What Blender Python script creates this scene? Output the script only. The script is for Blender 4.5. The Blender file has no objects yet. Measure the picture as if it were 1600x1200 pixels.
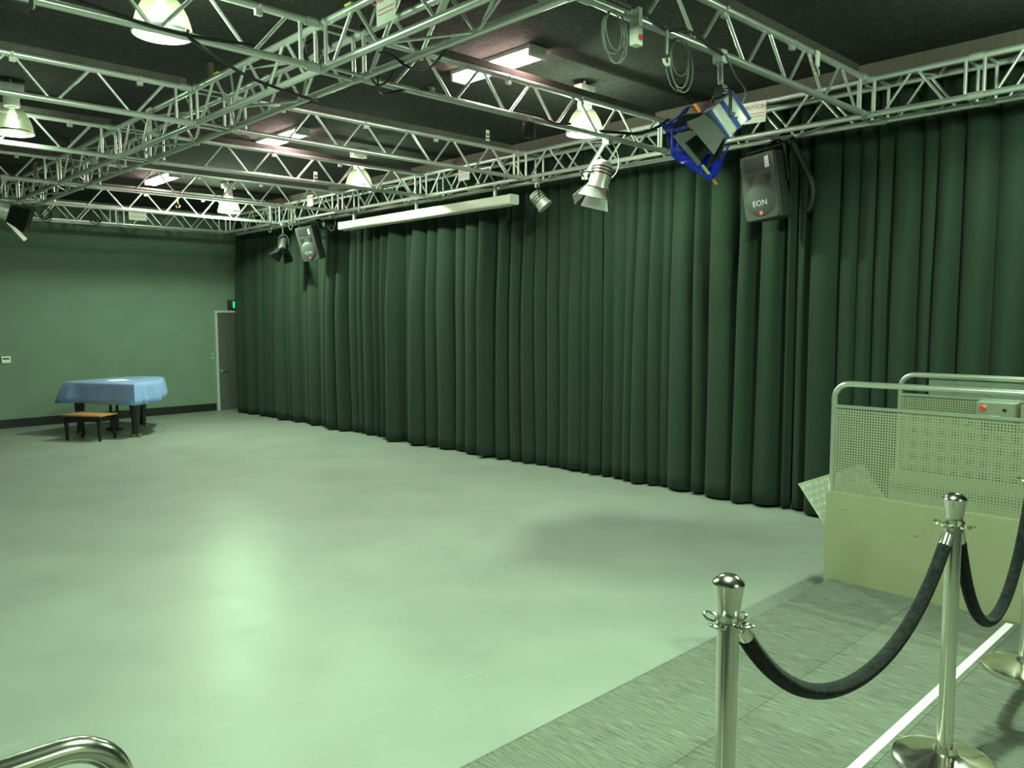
import bpy, bmesh, math, random
from mathutils import Vector, Matrix
random.seed(7)
S = bpy.context.scene
COL = S.collection
PI = math.pi

# ---------------------------------------------------------------- camera
H = 1.918                      # camera height above the main floor
FPX = 1248.4
yaw, pitch, roll = 0.766692, -0.082437, -0.004244
Fw = Vector((math.sin(yaw)*math.cos(pitch), math.cos(yaw)*math.cos(pitch), math.sin(pitch)))
Rt = Vector((math.cos(yaw), -math.sin(yaw), 0)); Up = Rt.cross(Fw)
R2 = math.cos(roll)*Rt + math.sin(roll)*Up; U2 = -math.sin(roll)*Rt + math.cos(roll)*Up
cd = bpy.data.cameras.new('camera'); cam = bpy.data.objects.new('camera', cd); COL.objects.link(cam)
cd.sensor_fit = 'HORIZONTAL'; cd.sensor_width = 36; cd.lens = FPX/1600*36; cd.clip_start = .05
cam.matrix_world = Matrix(((R2.x, U2.x, -Fw.x, 0), (R2.y, U2.y, -Fw.y, 0), (R2.z, U2.z, -Fw.z, H), (0, 0, 0, 1)))
S.camera = cam
# ---------------------------------------------------------------- world, exposure, lamp strengths
w = bpy.data.worlds.new('world'); S.world = w; w.use_nodes = True
w.node_tree.nodes['Background'].inputs[0].default_value = (0, 0, 0, 1)
S.view_settings.view_transform = 'Standard'; S.view_settings.look = 'None'
S.view_settings.gamma = 1; S.view_settings.exposure = 0.28; S.view_settings.use_curve_mapping = False
LAMP_COL = (.66, 1.0, .64); LAMP_DOWN = 12; LAMP_GLOBE = 285
TUBE_COL = (1.0, .76, .68); TUBE_STR = 55

# ---------------------------------------------------------------- materials
def mat(name, col, rough=.5, metal=0, noise=0, nscale=20, bump=0, bscale=60, spec=.5, stretch=None, sheen=0):
    m = bpy.data.materials.new(name); m.use_nodes = True
    nt = m.node_tree; b = nt.nodes['Principled BSDF']
    b.inputs['Base Color'].default_value = (*col, 1); b.inputs['Roughness'].default_value = rough
    b.inputs['Metallic'].default_value = metal; b.inputs['Specular IOR Level'].default_value = spec
    if sheen: b.inputs['Sheen Weight'].default_value = sheen
    tc = nt.nodes.new('ShaderNodeTexCoord'); mp = nt.nodes.new('ShaderNodeMapping')
    nt.links.new(tc.outputs['Object'], mp.inputs[0])
    if stretch: mp.inputs['Scale'].default_value = stretch
    if noise:
        n = nt.nodes.new('ShaderNodeTexNoise'); n.inputs['Scale'].default_value = nscale; n.inputs['Detail'].default_value = 6
        nt.links.new(mp.outputs[0], n.inputs['Vector'])
        r = nt.nodes.new('ShaderNodeValToRGB'); r.color_ramp.elements[0].position = .3; r.color_ramp.elements[1].position = .7
        r.color_ramp.elements[0].color = (*[c*(1-noise) for c in col], 1)
        r.color_ramp.elements[1].color = (*[min(1, c*(1+noise)) for c in col], 1)
        nt.links.new(n.outputs[0], r.inputs[0]); nt.links.new(r.outputs[0], b.inputs['Base Color'])
    if bump:
        n2 = nt.nodes.new('ShaderNodeTexNoise'); n2.inputs['Scale'].default_value = bscale; n2.inputs['Detail'].default_value = 4
        nt.links.new(mp.outputs[0], n2.inputs['Vector'])
        bp = nt.nodes.new('ShaderNodeBump'); bp.inputs['Strength'].default_value = bump; bp.inputs['Distance'].default_value = .01
        nt.links.new(n2.outputs[0], bp.inputs['Height']); nt.links.new(bp.outputs[0], b.inputs['Normal'])
    return m
def emis(name, col, s):
    m = bpy.data.materials.new(name); m.use_nodes = True; b = m.node_tree.nodes['Principled BSDF']
    b.inputs['Base Color'].default_value = (*col, 1)
    b.inputs['Emission Color'].default_value = (*col, 1); b.inputs['Emission Strength'].default_value = s
    return m
M = {}
M['floor'] = mat('floor_vinyl', (.272, .292, .268), .36, noise=.08, nscale=1.3, bump=.05, bscale=90, spec=.18)
M['alu'] = mat('aluminium', (.68, .68, .67), .32, .65, noise=.06, nscale=14)
M['alud'] = mat('dull_aluminium', (.55, .55, .53), .5, .5, noise=.1, nscale=20)
M['strip'] = mat('dark_steel_strip', (.075, .062, .056), .6, noise=.15)
M['wall'] = mat('black_green_wall_paint', (.165, .237, .174), .85, noise=.06, nscale=2, bump=.03, bscale=160)
M['wallf'] = mat('pale_wall_paint', (.50, .48, .42), .7, noise=.05, nscale=2)
M['wallb'] = mat('black_wall_paint', (.03, .032, .03), .7, noise=.1, nscale=3)
M['ceil'] = mat('sprayed_black_ceiling', (.032, .030, .028), .95, noise=.35, nscale=26, bump=1.0, bscale=30, spec=.2)
M['brown'] = mat('brown_bulkhead', (.12, .092, .082), .75, noise=.14, nscale=6, stretch=(1, 3, .4))
M['base'] = mat('black_skirting', (.012, .014, .013), .4, noise=.1)
M['curtain'] = mat('black_wool_curtain', (.0225, .036, .0255), .9, noise=.10, nscale=160, spec=.12, sheen=.05)
M['black'] = mat('black_plastic', (.02, .022, .021), .45, noise=.15, nscale=30, bump=.1, bscale=200)
M['blackm'] = mat('black_metal', (.018, .018, .018), .38, .2, noise=.1)
M['cabinet'] = mat('grey_speaker_plastic', (.038, .040, .037), .5, noise=.12, nscale=40, bump=.1, bscale=220)
M['grille'] = mat('speaker_grille', (.05, .052, .05), .55, noise=.25, nscale=220)
M['rubber'] = mat('cable_rubber', (.010, .010, .010), .5, noise=.1)
M['wire'] = mat('grey_wire', (.17, .18, .17), .45, noise=.1)
M['chrome'] = mat('polished_steel', (.80, .76, .68), .17, 1.0, noise=.03, nscale=5)
M['satin'] = mat('satin_steel', (.72, .72, .66), .28, .9, noise=.03, nscale=8)
M['velvet'] = mat('black_velvet', (.011, .012, .0125), .95, noise=.5, nscale=45, spec=.1, sheen=.07, bump=.3, bscale=120)
M['liftp'] = mat('beige_powder_coat', (.27, .26, .17), .48, noise=.03, nscale=4)
M['tape'] = mat('white_tape', (.97, .97, .97), .45, noise=.03)
M['pbody'] = mat('piano_black_lacquer', (.010, .010, .010), .25, noise=.1)
M['cloth'] = mat('blue_cloth', (.21, .31, .60), .8, noise=.07, nscale=7, spec=.2, sheen=.2, bump=.15, bscale=250)
M['paper'] = mat('white_paper', (.88, .88, .88), .8, noise=.02)
M['wood'] = mat('brown_wood', (.42, .20, .09), .45, noise=.25, nscale=8, stretch=(1, 8, 1))
M['sign'] = mat('sign_white', (.85, .80, .79), .5, noise=.03)
M['red'] = mat('sign_red', (.62, .22, .22), .5, noise=.05)
M['redb'] = mat('button_red', (.75, .05, .03), .35, noise=.05)
M['case'] = mat('cream_screen_case', (.82, .80, .70), .4, noise=.03)
M['white'] = mat('white_plastic', (.85, .84, .80), .4, noise=.03)
M['silver'] = mat('silver_paint', (.70, .68, .66), .35, .4, noise=.05)
M['blue'] = mat('blue_lantern_paint', (.035, .06, .30), .4, noise=.1)
M['orange'] = mat('orange_plastic', (.85, .22, .05), .45, noise=.05)
M['yellow'] = mat('yellow_green_tag', (.55, .62, .12), .5, noise=.1)
M['badge'] = mat('red_badge', (.70, .14, .08), .45, noise=.05)
M['brass'] = mat('brass', (.6, .45, .2), .3, 1, noise=.1)
M['doorp'] = mat('dark_door_paint', (.085, .09, .08), .5, noise=.06)
M['frame'] = mat('grey_door_frame', (.42, .48, .44), .5, noise=.05)
M['doorg'] = mat('grey_barndoor', (.055, .055, .05), .6, noise=.08)
M['doorw'] = mat('dark_barndoor', (.06, .055, .052), .6, noise=.12)
M['green'] = emis('exit_green', (.02, .55, .25), .9)
M['exitw'] = emis('exit_white', (.75, 1, .85), .8)
M['tube'] = emis('fluorescent_diffuser', TUBE_COL, TUBE_STR)
# chequer plate
def chequer():
    m = mat('chequer_plate', (.50, .50, .42), .32, .6)
    nt = m.node_tree; b = nt.nodes['Principled BSDF']
    tc = nt.nodes.new('ShaderNodeTexCoord'); mp = nt.nodes.new('ShaderNodeMapping'); mp.inputs['Scale'].default_value = (30, 30, 30)
    nt.links.new(tc.outputs['Object'], mp.inputs[0])
    ch = nt.nodes.new('ShaderNodeTexChecker'); ch.inputs['Scale'].default_value = 1
    nt.links.new(mp.outputs[0], ch.inputs['Vector'])
    bp = nt.nodes.new('ShaderNodeBump'); bp.inputs['Strength'].default_value = .8; bp.inputs['Distance'].default_value = .004
    nt.links.new(ch.outputs['Fac'], bp.inputs['Height']); nt.links.new(bp.outputs[0], b.inputs['Normal'])
    return m
M['chequer'] = chequer()
# perforated sheet: a grid of real see-through holes (object coordinates are metres)
def perforated():
    m = bpy.data.materials.new('perforated_steel'); m.use_nodes = True; nt = m.node_tree; b = nt.nodes['Principled BSDF']
    b.inputs['Base Color'].default_value = (.33, .33, .24, 1); b.inputs['Roughness'].default_value = .35; b.inputs['Metallic'].default_value = .35
    tc = nt.nodes.new('ShaderNodeTexCoord'); sp = nt.nodes.new('ShaderNodeSeparateXYZ'); nt.links.new(tc.outputs['Object'], sp.inputs[0])
    def cell(out):
        a = nt.nodes.new('ShaderNodeMath'); a.operation = 'MULTIPLY'; a.inputs[1].default_value = 1/.0155; nt.links.new(out, a.inputs[0])
        c = nt.nodes.new('ShaderNodeMath'); c.operation = 'FRACT'; nt.links.new(a.outputs[0], c.inputs[0])
        d = nt.nodes.new('ShaderNodeMath'); d.operation = 'SUBTRACT'; d.inputs[1].default_value = .5; nt.links.new(c.outputs[0], d.inputs[0])
        e = nt.nodes.new('ShaderNodeMath'); e.operation = 'ABSOLUTE'; nt.links.new(d.outputs[0], e.inputs[0]); return e
    y, z = cell(sp.outputs['Y']), cell(sp.outputs['Z'])
    mx = nt.nodes.new('ShaderNodeMath'); mx.operation = 'MAXIMUM'; nt.links.new(y.outputs[0], mx.inputs[0]); nt.links.new(z.outputs[0], mx.inputs[1])
    lt = nt.nodes.new('ShaderNodeMath'); lt.operation = 'LESS_THAN'; lt.inputs[1].default_value = .25; nt.links.new(mx.outputs[0], lt.inputs[0])
    tr = nt.nodes.new('ShaderNodeBsdfTransparent'); mix = nt.nodes.new('ShaderNodeMixShader')
    nt.links.new(lt.outputs[0], mix.inputs[0]); nt.links.new(b.outputs[0], mix.inputs[1]); nt.links.new(tr.outputs[0], mix.inputs[2])
    nt.links.new(mix.outputs[0], nt.nodes['Material Output'].inputs[0])
    return m
M['perf'] = perforated()
def clear(name, col, fac, rough=.2, translucent=False):
    m = bpy.data.materials.new(name); m.use_nodes = True; nt = m.node_tree; b = nt.nodes['Principled BSDF']
    b.inputs['Base Color'].default_value = (*col, 1); b.inputs['Roughness'].default_value = rough
    tr = nt.nodes.new('ShaderNodeBsdfTransparent'); mix = nt.nodes.new('ShaderNodeMixShader'); mix.inputs[0].default_value = fac
    src = b
    if translucent:
        tl = nt.nodes.new('ShaderNodeBsdfTranslucent'); tl.inputs[0].default_value = (*col, 1)
        m2 = nt.nodes.new('ShaderNodeMixShader'); m2.inputs[0].default_value = .25
        nt.links.new(b.outputs[0], m2.inputs[1]); nt.links.new(tl.outputs[0], m2.inputs[2]); src = m2
    nt.links.new(src.outputs[0], mix.inputs[1]); nt.links.new(tr.outputs[0], mix.inputs[2])
    nt.links.new(mix.outputs[0], nt.nodes['Material Output'].inputs[0])
    return m
M['acrylic'] = clear('clear_acrylic', (.6, .7, .62), .86, .05)
M['dome'] = clear('prismatic_dome', (.030, .026, .019), .25, .25, True)
M['gel'] = clear('blue_gel', (.008, .02, .42), .07, .25, True)
# carpet: fine directional streaks
def carpet(name, k, turn):
    m = mat(name, (.148*k, .156*k, .134*k), .95, noise=.38, nscale=9, bump=.6, bscale=25, spec=.1, stretch=(1.2, 16, 1) if not turn else (16, 1.2, 1))
    return m
M['carpet'] = [carpet('carpet_%d' % i, k, True) for i, k in enumerate((.92, 1.0, 1.07))]
# floor with worn scuffs
def floor_mat():
    m = M['floor']; nt = m.node_tree; b = nt.nodes['Principled BSDF']
    tc = nt.nodes.new('ShaderNodeTexCoord')
    n = nt.nodes.new('ShaderNodeTexNoise'); n.inputs['Scale'].default_value = 2.2; n.inputs['Detail'].default_value = 8
    nt.links.new(tc.outputs['Object'], n.inputs['Vector'])
    r = nt.nodes.new('ShaderNodeMapRange'); r.inputs[1].default_value = .3; r.inputs[2].default_value = .7; r.inputs[3].default_value = .36; r.inputs[4].default_value = .41
    nt.links.new(n.outputs[0], r.inputs[0]); nt.links.new(r.outputs[0], b.inputs['Roughness'])
    n3 = nt.nodes.new('ShaderNodeTexNoise'); n3.inputs['Scale'].default_value = 5; n3.inputs['Detail'].default_value = 3
    mp = nt.nodes.new('ShaderNodeMapping'); mp.inputs['Scale'].default_value = (.5, 2.2, 1); mp.inputs['Rotation'].default_value = (0, 0, .7)
    nt.links.new(tc.outputs['Object'], mp.inputs[0]); nt.links.new(mp.outputs[0], n3.inputs['Vector'])
    r3 = nt.nodes.new('ShaderNodeMapRange'); r3.inputs[1].default_value = .68; r3.inputs[2].default_value = .76; r3.inputs[3].default_value = 0; r3.inputs[4].default_value = .2
    nt.links.new(n3.outputs[0], r3.inputs[0]); mx = nt.nodes.new('ShaderNodeMixRGB'); mx.inputs[2].default_value = (.5, .5, .49, 1)
    old = b.inputs['Base Color'].links[0].from_socket
    nt.links.new(r3.outputs[0], mx.inputs[0]); nt.links.new(old, mx.inputs[1]); nt.links.new(mx.outputs[0], b.inputs['Base Color'])
floor_mat()

# ---------------------------------------------------------------- geometry helpers
class B:
    def __init__(s): s.bm = bmesh.new()
    def box(s, c, size, rot=None):
        r = bmesh.ops.create_cube(s.bm, size=1)
        mt = Matrix.Translation(c) @ (rot.to_4x4() if rot else Matrix()) @ Matrix.Diagonal((*size, 1))
        bmesh.ops.transform(s.bm, matrix=mt, verts=r['verts']); return s
    def span(s, a, b): return s.box([(p+q)/2 for p, q in zip(a, b)], [abs(q-p) for p, q in zip(a, b)])
    def cyl(s, p0, p1, r0, r1=None, seg=16):
        p0, p1 = Vector(p0), Vector(p1); d = p1-p0; r1 = r0 if r1 is None else r1
        r = bmesh.ops.create_cone(s.bm, cap_ends=True, segments=seg, radius1=r0, radius2=r1, depth=d.length)
        mt = Matrix.Translation((p0+p1)/2) @ d.to_track_quat('Z', 'Y').to_matrix().to_4x4()
        bmesh.ops.transform(s.bm, matrix=mt, verts=r['verts']); return s
    def lathe(s, prof, mt=Matrix(), seg=32):
        rings = []
        for r, z in prof:
            if r < 1e-5: rings.append([s.bm.verts.new(mt @ Vector((0, 0, z)))])
            else: rings.append([s.bm.verts.new(mt @ Vector((r*math.cos(2*PI*i/seg), r*math.sin(2*PI*i/seg), z))) for i in range(seg)])
        for a, b in zip(rings, rings[1:]):
            for i in range(seg):
                j = (i+1) % seg
                if len(a) == 1 and len(b) == 1: break
                if len(a) == 1: f = (a[0], b[j], b[i])
                elif len(b) == 1: f = (a[i], a[j], b[0])
                else: f = (a[i], a[j], b[j], b[i])
                try: s.bm.faces.new(f)
                except ValueError: pass
        return s
    def poly(s, pts):
        s.bm.faces.new([s.bm.verts.new(p) for p in pts]); return s
    def prism(s, pts, vec):
        vec = Vector(vec); a = [s.bm.verts.new(p) for p in pts]; b = [s.bm.verts.new(Vector(p)+vec) for p in pts]; n = len(pts)
        s.bm.faces.new(a[::-1]); s.bm.faces.new(b)
        for i in range(n): s.bm.faces.new((a[i], a[(i+1) % n], b[(i+1) % n], b[i]))
        return s
    def sweep(s, pts, r, seg=8, closed=False):
        pts = [Vector(p) for p in pts]; n = len(pts); rings = []; up = None
        for i, p in enumerate(pts):
            t = (pts[(i+1) % n]-pts[i-1]) if closed else (pts[min(i+1, n-1)]-pts[max(i-1, 0)])
            t.normalize()
            if up is None:
                up = Vector((0, 0, 1)) if abs(t.z) < .9 else Vector((1, 0, 0))
            u = (up - t*up.dot(t)).normalized(); up = u; v = t.cross(u)
            rr = r(i/(n-1)) if callable(r) else r
            rings.append([s.bm.verts.new(p+rr*(math.cos(2*PI*k/seg)*u+math.sin(2*PI*k/seg)*v)) for k in range(seg)])
        m = n if closed else n-1
        for i in range(m):
            a, b = rings[i], rings[(i+1) % n]
            for k in range(seg): s.bm.faces.new((a[k], a[(k+1) % seg], b[(k+1) % seg], b[k]))
        if not closed:
            s.bm.faces.new(rings[0][::-1]); s.bm.faces.new(rings[-1])
        return s
    def bevel(s, w, seg=2):
        bmesh.ops.bevel(s.bm, geom=[e for e in s.bm.edges], offset=w, segments=seg, affect='EDGES', profile=.5, clamp_overlap=True); return s
    def xf(s, mt): bmesh.ops.transform(s.bm, matrix=mt, verts=s.bm.verts); return s
    def build(s, name, m, parent=None, smooth=True, angle=35, fixn=True):
        if fixn: bmesh.ops.recalc_face_normals(s.bm, faces=s.bm.faces)
        co = [v.co for v in s.bm.verts]
        c = Vector([(min(v[i] for v in co)+max(v[i] for v in co))/2 for i in range(3)])
        bmesh.ops.translate(s.bm, vec=-c, verts=s.bm.verts)
        if smooth:
            for f in s.bm.faces: f.smooth = True
            for e in s.bm.edges:
                if len(e.link_faces) == 2 and e.calc_face_angle(0) > math.radians(angle): e.smooth = False
        me = bpy.data.meshes.new(name); s.bm.to_mesh(me); s.bm.free()
        me.materials.append(M[m] if isinstance(m, str) else m)
        o = bpy.data.objects.new(name, me); COL.objects.link(o); o.location = c
        adopt(o, parent); return o
WORLD = {}
def adopt(o, parent):
    mw = Matrix.LocRotScale(o.location, o.rotation_euler if o.rotation_mode != 'QUATERNION' else o.rotation_quaternion, o.scale)
    WORLD[o.name] = mw
    if parent:
        o.parent = parent; o.matrix_parent_inverse = WORLD[parent.name].inverted()
def thing(name, loc, label, cat, group=None):
    o = bpy.data.objects.new(name, None); COL.objects.link(o); o.location = loc; o.empty_display_size = .1
    WORLD[o.name] = Matrix.Translation(loc); return tag(o, label, cat, group)
def tag(o, label, cat, group=None):
    o['label'] = label; o['category'] = cat
    if group: o['group'] = group
    return o
def struct(o): o['kind'] = 'structure'; return o
_unit = {}
def tube(name, p0, p1, r, m, parent, seg=10):
    """a straight tube: alike tubes share one unit mesh"""
    p0, p1 = Vector(p0), Vector(p1); key = (round(r, 4), m, seg)
    if key not in _unit:
        bm = bmesh.new(); bmesh.ops.create_cone(bm, cap_ends=True, segments=seg, radius1=r, radius2=r, depth=1)
        for f in bm.faces: f.smooth = len(f.verts) == 4
        for e in bm.edges:
            if any(len(f.verts) != 4 for f in e.link_faces): e.smooth = False
        me = bpy.data.meshes.new(name); bm.to_mesh(me); bm.free(); me.materials.append(M[m]); _unit[key] = me
    o = bpy.data.objects.new(name, _unit[key]); COL.objects.link(o)
    d = p1-p0; o.location = (p0+p1)/2; o.rotation_euler = d.to_track_quat('Z', 'Y').to_euler(); o.scale = (1, 1, d.length)
    adopt(o, parent); return o
def text(txt, size, mt, m, parent, name='lettering', depth=.0015):
    cu = bpy.data.curves.new('t', 'FONT'); cu.body = txt; cu.size = size; cu.extrude = depth; cu.align_x = 'CENTER'; cu.align_y = 'CENTER'; cu.resolution_u = 3
    t = bpy.data.objects.new('t', cu); COL.objects.link(t); dg = bpy.context.evaluated_depsgraph_get()
    me = bpy.data.meshes.new_from_object(t.evaluated_get(dg)); bpy.data.objects.remove(t); bpy.data.curves.remove(cu)
    me.materials.clear(); me.materials.append(M[m]); me.transform(mt)
    o = bpy.data.objects.new(name, me); COL.objects.link(o); adopt(o, parent); return o
def basis(x, y, z, o): return Matrix(((x[0], y[0], z[0], o[0]), (x[1], y[1], z[1], o[1]), (x[2], y[2], z[2], o[2]), (0, 0, 0, 1)))
def aim(o, d, roll=0):
    """frame at o with local +Z along d"""
    return Matrix.Translation(o) @ Vector(d).to_track_quat('Z', 'Y').to_matrix().to_4x4() @ Matrix.Rotation(roll, 4, 'Z')
def arc(c, a, b, t0, t1, n): return [Vector(c)+Vector(a)*math.cos(t0+(t1-t0)*i/n)+Vector(b)*math.sin(t0+(t1-t0)*i/n) for i in range(n+1)]
def smoothpath(ps, n=8):
    ps = [Vector(p) for p in ps]; q = [ps[0]]+ps+[ps[-1]]; out = []
    for i in range(1, len(q)-2):
        for k in range(n):
            t = k/n; a, b, c, d = q[i-1], q[i], q[i+1], q[i+2]
            out.append(.5*((2*b)+(c-a)*t+(2*a-5*b+4*c-d)*t*t+(3*b-a-3*c+d)*t*t*t))
    return out+[ps[-1]]

# ---------------------------------------------------------------- dimensions (metres)
ZB, ZT = 1.665+H, 1.953+H             # truss bottom and top chord
RL, RR, CL, CR = 6.846, 7.142, 2.905, 3.202
TY = [.85, 2.843, 4.833, 6.906, 8.824, 10.931, 12.948]
FY0, FY1 = 14.9, 15.2
CEIL = 2.2+H
BACK = 16.407; CURT = 7.47; PZ = H-1.5756; PY = 2.07
XL, XR, YN = -1.6, 8.3, -5.0

# ================================================================ setting
struct(B().span((XL, YN, -.1), (XR, BACK, 0)).build('floor', 'floor'))
struct(B().span((XL, YN, CEIL), (XR, BACK, CEIL+.1)).build('ceiling', 'ceil'))
struct(B().span((XL, BACK, 0), (XR, BACK+.12, CEIL)).build('wall_back', 'wall'))
struct(B().span((XR, YN, 0), (XR+.12, BACK, CEIL)).build('wall_right', 'wallb'))
struct(B().span((XL-.12, YN, 0), (XL, BACK, CEIL)).build('wall_left', 'wall'))
struct(B().span((XL, YN-.12, 0), (XR, YN, CEIL)).build('wall_front', 'wallf'))
struct(B().span((XL, BACK-.018, 0), (7.14, BACK, .155)).bevel(.004, 1).build('baseboard_back', 'base'))
struct(B().span((7.24, -4, H+2.03), (7.9, BACK, CEIL)).build('trim_1', 'brown'))
# door in the back wall, its right half behind the curtain
d = struct(bpy.data.objects.new('door_1', None)); COL.objects.link(d); d.location = (7.65, BACK, 0); WORLD[d.name] = Matrix.Translation(d.location)
B().span((7.21, BACK-.02, .008), (8.11, BACK, 2.05)).build('door_leaf', 'doorp', d)
f = B()
f.span((7.15, BACK-.05, 0), (7.205, BACK, 2.10)); f.span((8.115, BACK-.05, 0), (8.17, BACK, 2.10)); f.span((7.205, BACK-.05, 2.055), (8.115, BACK, 2.10))
f.build('door_frame', 'frame', d)
hd = B().box((7.275, BACK-.026, .81), (.05, .012, .16)).build('door_handle', 'satin', d)
B().cyl((7.275, BACK-.03, .83), (7.275, BACK-.075, .83), .01).cyl((7.275, BACK-.07, .83), (7.40, BACK-.07, .83), .009).build('lever', 'satin', hd)

# raised carpeted platform with carpet tiles
pf = struct(B().span((XL, YN, 0), (XR-.02, PY-.012, PZ-.010)).build('platform', 'wallb'))
tw = .5; k = 0
shared = {}
for i in range(14):
    for j in range(7):
        x0, y1 = .3+i*tw, PY-.012-j*tw
        mi = random.choice((0, 1, 1, 2))
        if mi not in shared:
            o = B().span((x0+.0008, y1-tw+.0008, PZ-.010), (x0+tw-.0008, y1-.0008, PZ)).build('carpet_tile', M['carpet'][mi], pf); shared[mi] = o
        else:
            o = bpy.data.objects.new('carpet_tile', shared[mi].data); COL.objects.link(o); o.location = (x0+tw/2, y1-tw/2, PZ-.005)
            o.rotation_euler = (0, 0, random.choice((0, PI))); adopt(o, pf)
B().span((XL, PY-.012, 0), (XR-.02, PY, PZ-.001)).build('edge_trim', M['carpet'][0], pf)
tag(B().span((-1.0, 1.083, PZ), (4.60, 1.118, PZ+.0015)).build('floor_tape', 'tape'), 'white tape line stuck along the carpet beside the rope barrier', 'tape')

# ================================================================ curtains
def curtain(y0, y1, label):
    rnd = random.Random(int(y0*100)); folds = []; y = y0
    while y < y1-.12:
        wd = rnd.choice((rnd.uniform(.11, .2), rnd.uniform(.18, .36), rnd.uniform(.18, .30))); wd = min(wd, y1-y); folds.append((y, wd, wd*rnd.uniform(.35, .75), rnd.uniform(-.03, .03), rnd.uniform(-1, 1))); y += wd
    a, wd, *r = folds[-1]; folds[-1] = (a, y1-a, *r)
    NP, NZ = 16, 26; zt = H+2.06; bm = bmesh.new(); cols = []
    for q, (fy, wd, amp, off, ph) in enumerate(folds):
        nx = folds[min(q+1, len(folds)-1)]
        bu = 0 if q in (0, len(folds)-1) else 1
        for k in range(NP):
            s = k/NP; cols.append((fy, wd, amp, off+(nx[3]-off)*s, ph, s, bu))
    cols.append((*folds[-1], 1.0, 0)); grid = []
    for (fy, wd, amp, off, ph, s, bu) in cols:
        col = []
        for j in range(NZ+1):
            v = j/NZ; z = .02+.02*abs(ph)*math.sin(PI*s)*(1-v)+v*(zt-.02)
            A = amp*(.35+.65*min(1, (1-v)*1.6+.25))
            prof = .5-.5*math.cos(2*PI*s)                     # 0..1..0 towards the room
            prof = prof**(.85+.4*ph)
            x = CURT - A*prof*1.25 + off*(1-v) + .010*math.sin(5*v+fy*3)+.016*math.sin(2*PI*s*1.5+ph*6)*math.sin(PI*s)*(1-.6*v)
            yy = fy+wd*s - bu*.034*math.sin(2*PI*s)*(wd/.25)*(.45+.55*(1-v)) + bu*.018*math.sin(3.1*v+ph*5)*math.sin(PI*s)
            col.append(bm.verts.new((x, yy, z)))
        grid.append(col)
    for a, b in zip(grid, grid[1:]):
        for j in range(NZ):
            f = bm.faces.new((a[j], b[j], b[j+1], a[j+1]))
    b = B(); b.bm.free(); b.bm = bm
    r = thing('stage_curtain', (CURT, (y0+y1)/2, 0), label, 'curtain', 'black curtains along the wall')
    o = b.build('drape', 'curtain', r, angle=80)
    sm = o.modifiers.new('thick', 'SOLIDIFY'); sm.thickness = .004
    B().span((CURT-.02, y0+.03, zt), (CURT+.02, y1-.03, zt+.05)).build('heading_rail', 'blackm', r)
curtain(-.6, 3.73, 'black pleated floor-length curtain hanging behind the steel wheelchair lift')
curtain(3.735, 6.17, 'black pleated curtain hanging behind the large loudspeaker and silver spotlight')
curtain(6.175, 10.68, 'black pleated curtain hanging beneath the long cream screen case')
curtain(10.685, 15.95, 'black pleated curtain running from the screen case to the exit door')

# ================================================================ trusses
def zigzag(par, f, nodes_b, nodes_t, r=.0125, end=True):
    """f(s, top) -> point. Braces run bottom-top-bottom between sorted nodes."""
    seq = sorted([(s, 0) for s in nodes_b]+[(s, 1) for s in nodes_t])
    for (a, ta), (b, tb) in zip(seq, seq[1:]):
        if ta == tb: continue
        tube('brace', f(a+.018, ta), f(b-.018, tb), r, 'alu', par, 8)
def ladder(name, label, y, x0, x1, nb, nt, posts=(), strip=None, group='ladder trusses'):
    r = thing(name, ((x0+x1)/2, y, ZB), label, 'truss', group)
    tube('chord', (x0, y, ZB), (x1, y, ZB), .025, 'alu', r, 14); tube('chord', (x0, y, ZT), (x1, y, ZT), .025, 'alu', r, 14)
    zigzag(r, lambda s, t: (s, y, ZT if t else ZB), nb, nt)
    for p in posts: tube('post', (p, y, ZB), (p, y, ZT), .015, 'alu', r, 8)
    for x in (x0+.05, x1-.05):
        for z in (ZB, ZT): tube('coupler', (x-.04, y, z), (x+.04, y, z), .031, 'alud', r, 10)
    if strip: B().span((strip[0], y-.014, ZT+.0245), (strip[1], y+.014, ZT+.075)).build('top_strip', 'strip', r)
    for x in [x0+.5+i*.9 for i in range(int((x1-x0)/.9))]:
        B().box((x, y, ZT-.04), (.045, .03, .03)).cyl((x, y-.034, ZT), (x, y+.034, ZT), .012, seg=8).build('clamp_lug', 'alud', r)
    return r
nt0 = [4.04, 4.61, 5.18, 5.75, 6.32]; nb0 = [3.76, 4.33, 4.90, 5.47, 6.04, 6.64]
nt2 = [3.76, 4.33, 4.90, 5.47, 6.04]; nb2 = [3.46, 4.04, 4.61, 5.18, 5.77, 6.36]
RT = ['aluminium ladder truss carrying the blue spotlight and coiled wires', 'aluminium ladder truss carrying the silver barn-door spotlight',
      'aluminium ladder truss meeting the wall truss at the near end of the screen case', 'aluminium ladder truss meeting the wall truss above the middle of the screen case',
      'aluminium ladder truss meeting the wall truss at the far end of the screen case', 'aluminium ladder truss meeting the wall truss by the small far spotlight']
for i in range(1, 7):
    y = TY[i]; sh = i == 2
    ladder('ladder_truss', RT[i-1], y, CR+.025, RL-.025, nb2 if sh else nb0, nt2+[6.67] if sh else nt0, (6.70, 3.36) if not sh else (6.70,), (CR+.02, 6.62))
LT = {2: 'aluminium ladder truss with black cable and a black box hung from it', 3: 'aluminium ladder truss under the dark strip between the two large dome lamps',
      4: 'aluminium ladder truss just behind the dome lamp on the piano side', 5: 'aluminium ladder truss carrying the lamp with open barn doors',
      6: 'aluminium ladder truss nearest the piano beside the middle box truss'}
for i, lb in LT.items():
    ladder('ladder_truss', lb, TY[i], -.74, CL-.025, [-.45, .12, .69, 1.26, 1.82, 2.40], [-.16, .41, .98, 1.54, 2.11, 2.68], (2.75,), (-.7, 2.84))
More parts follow.
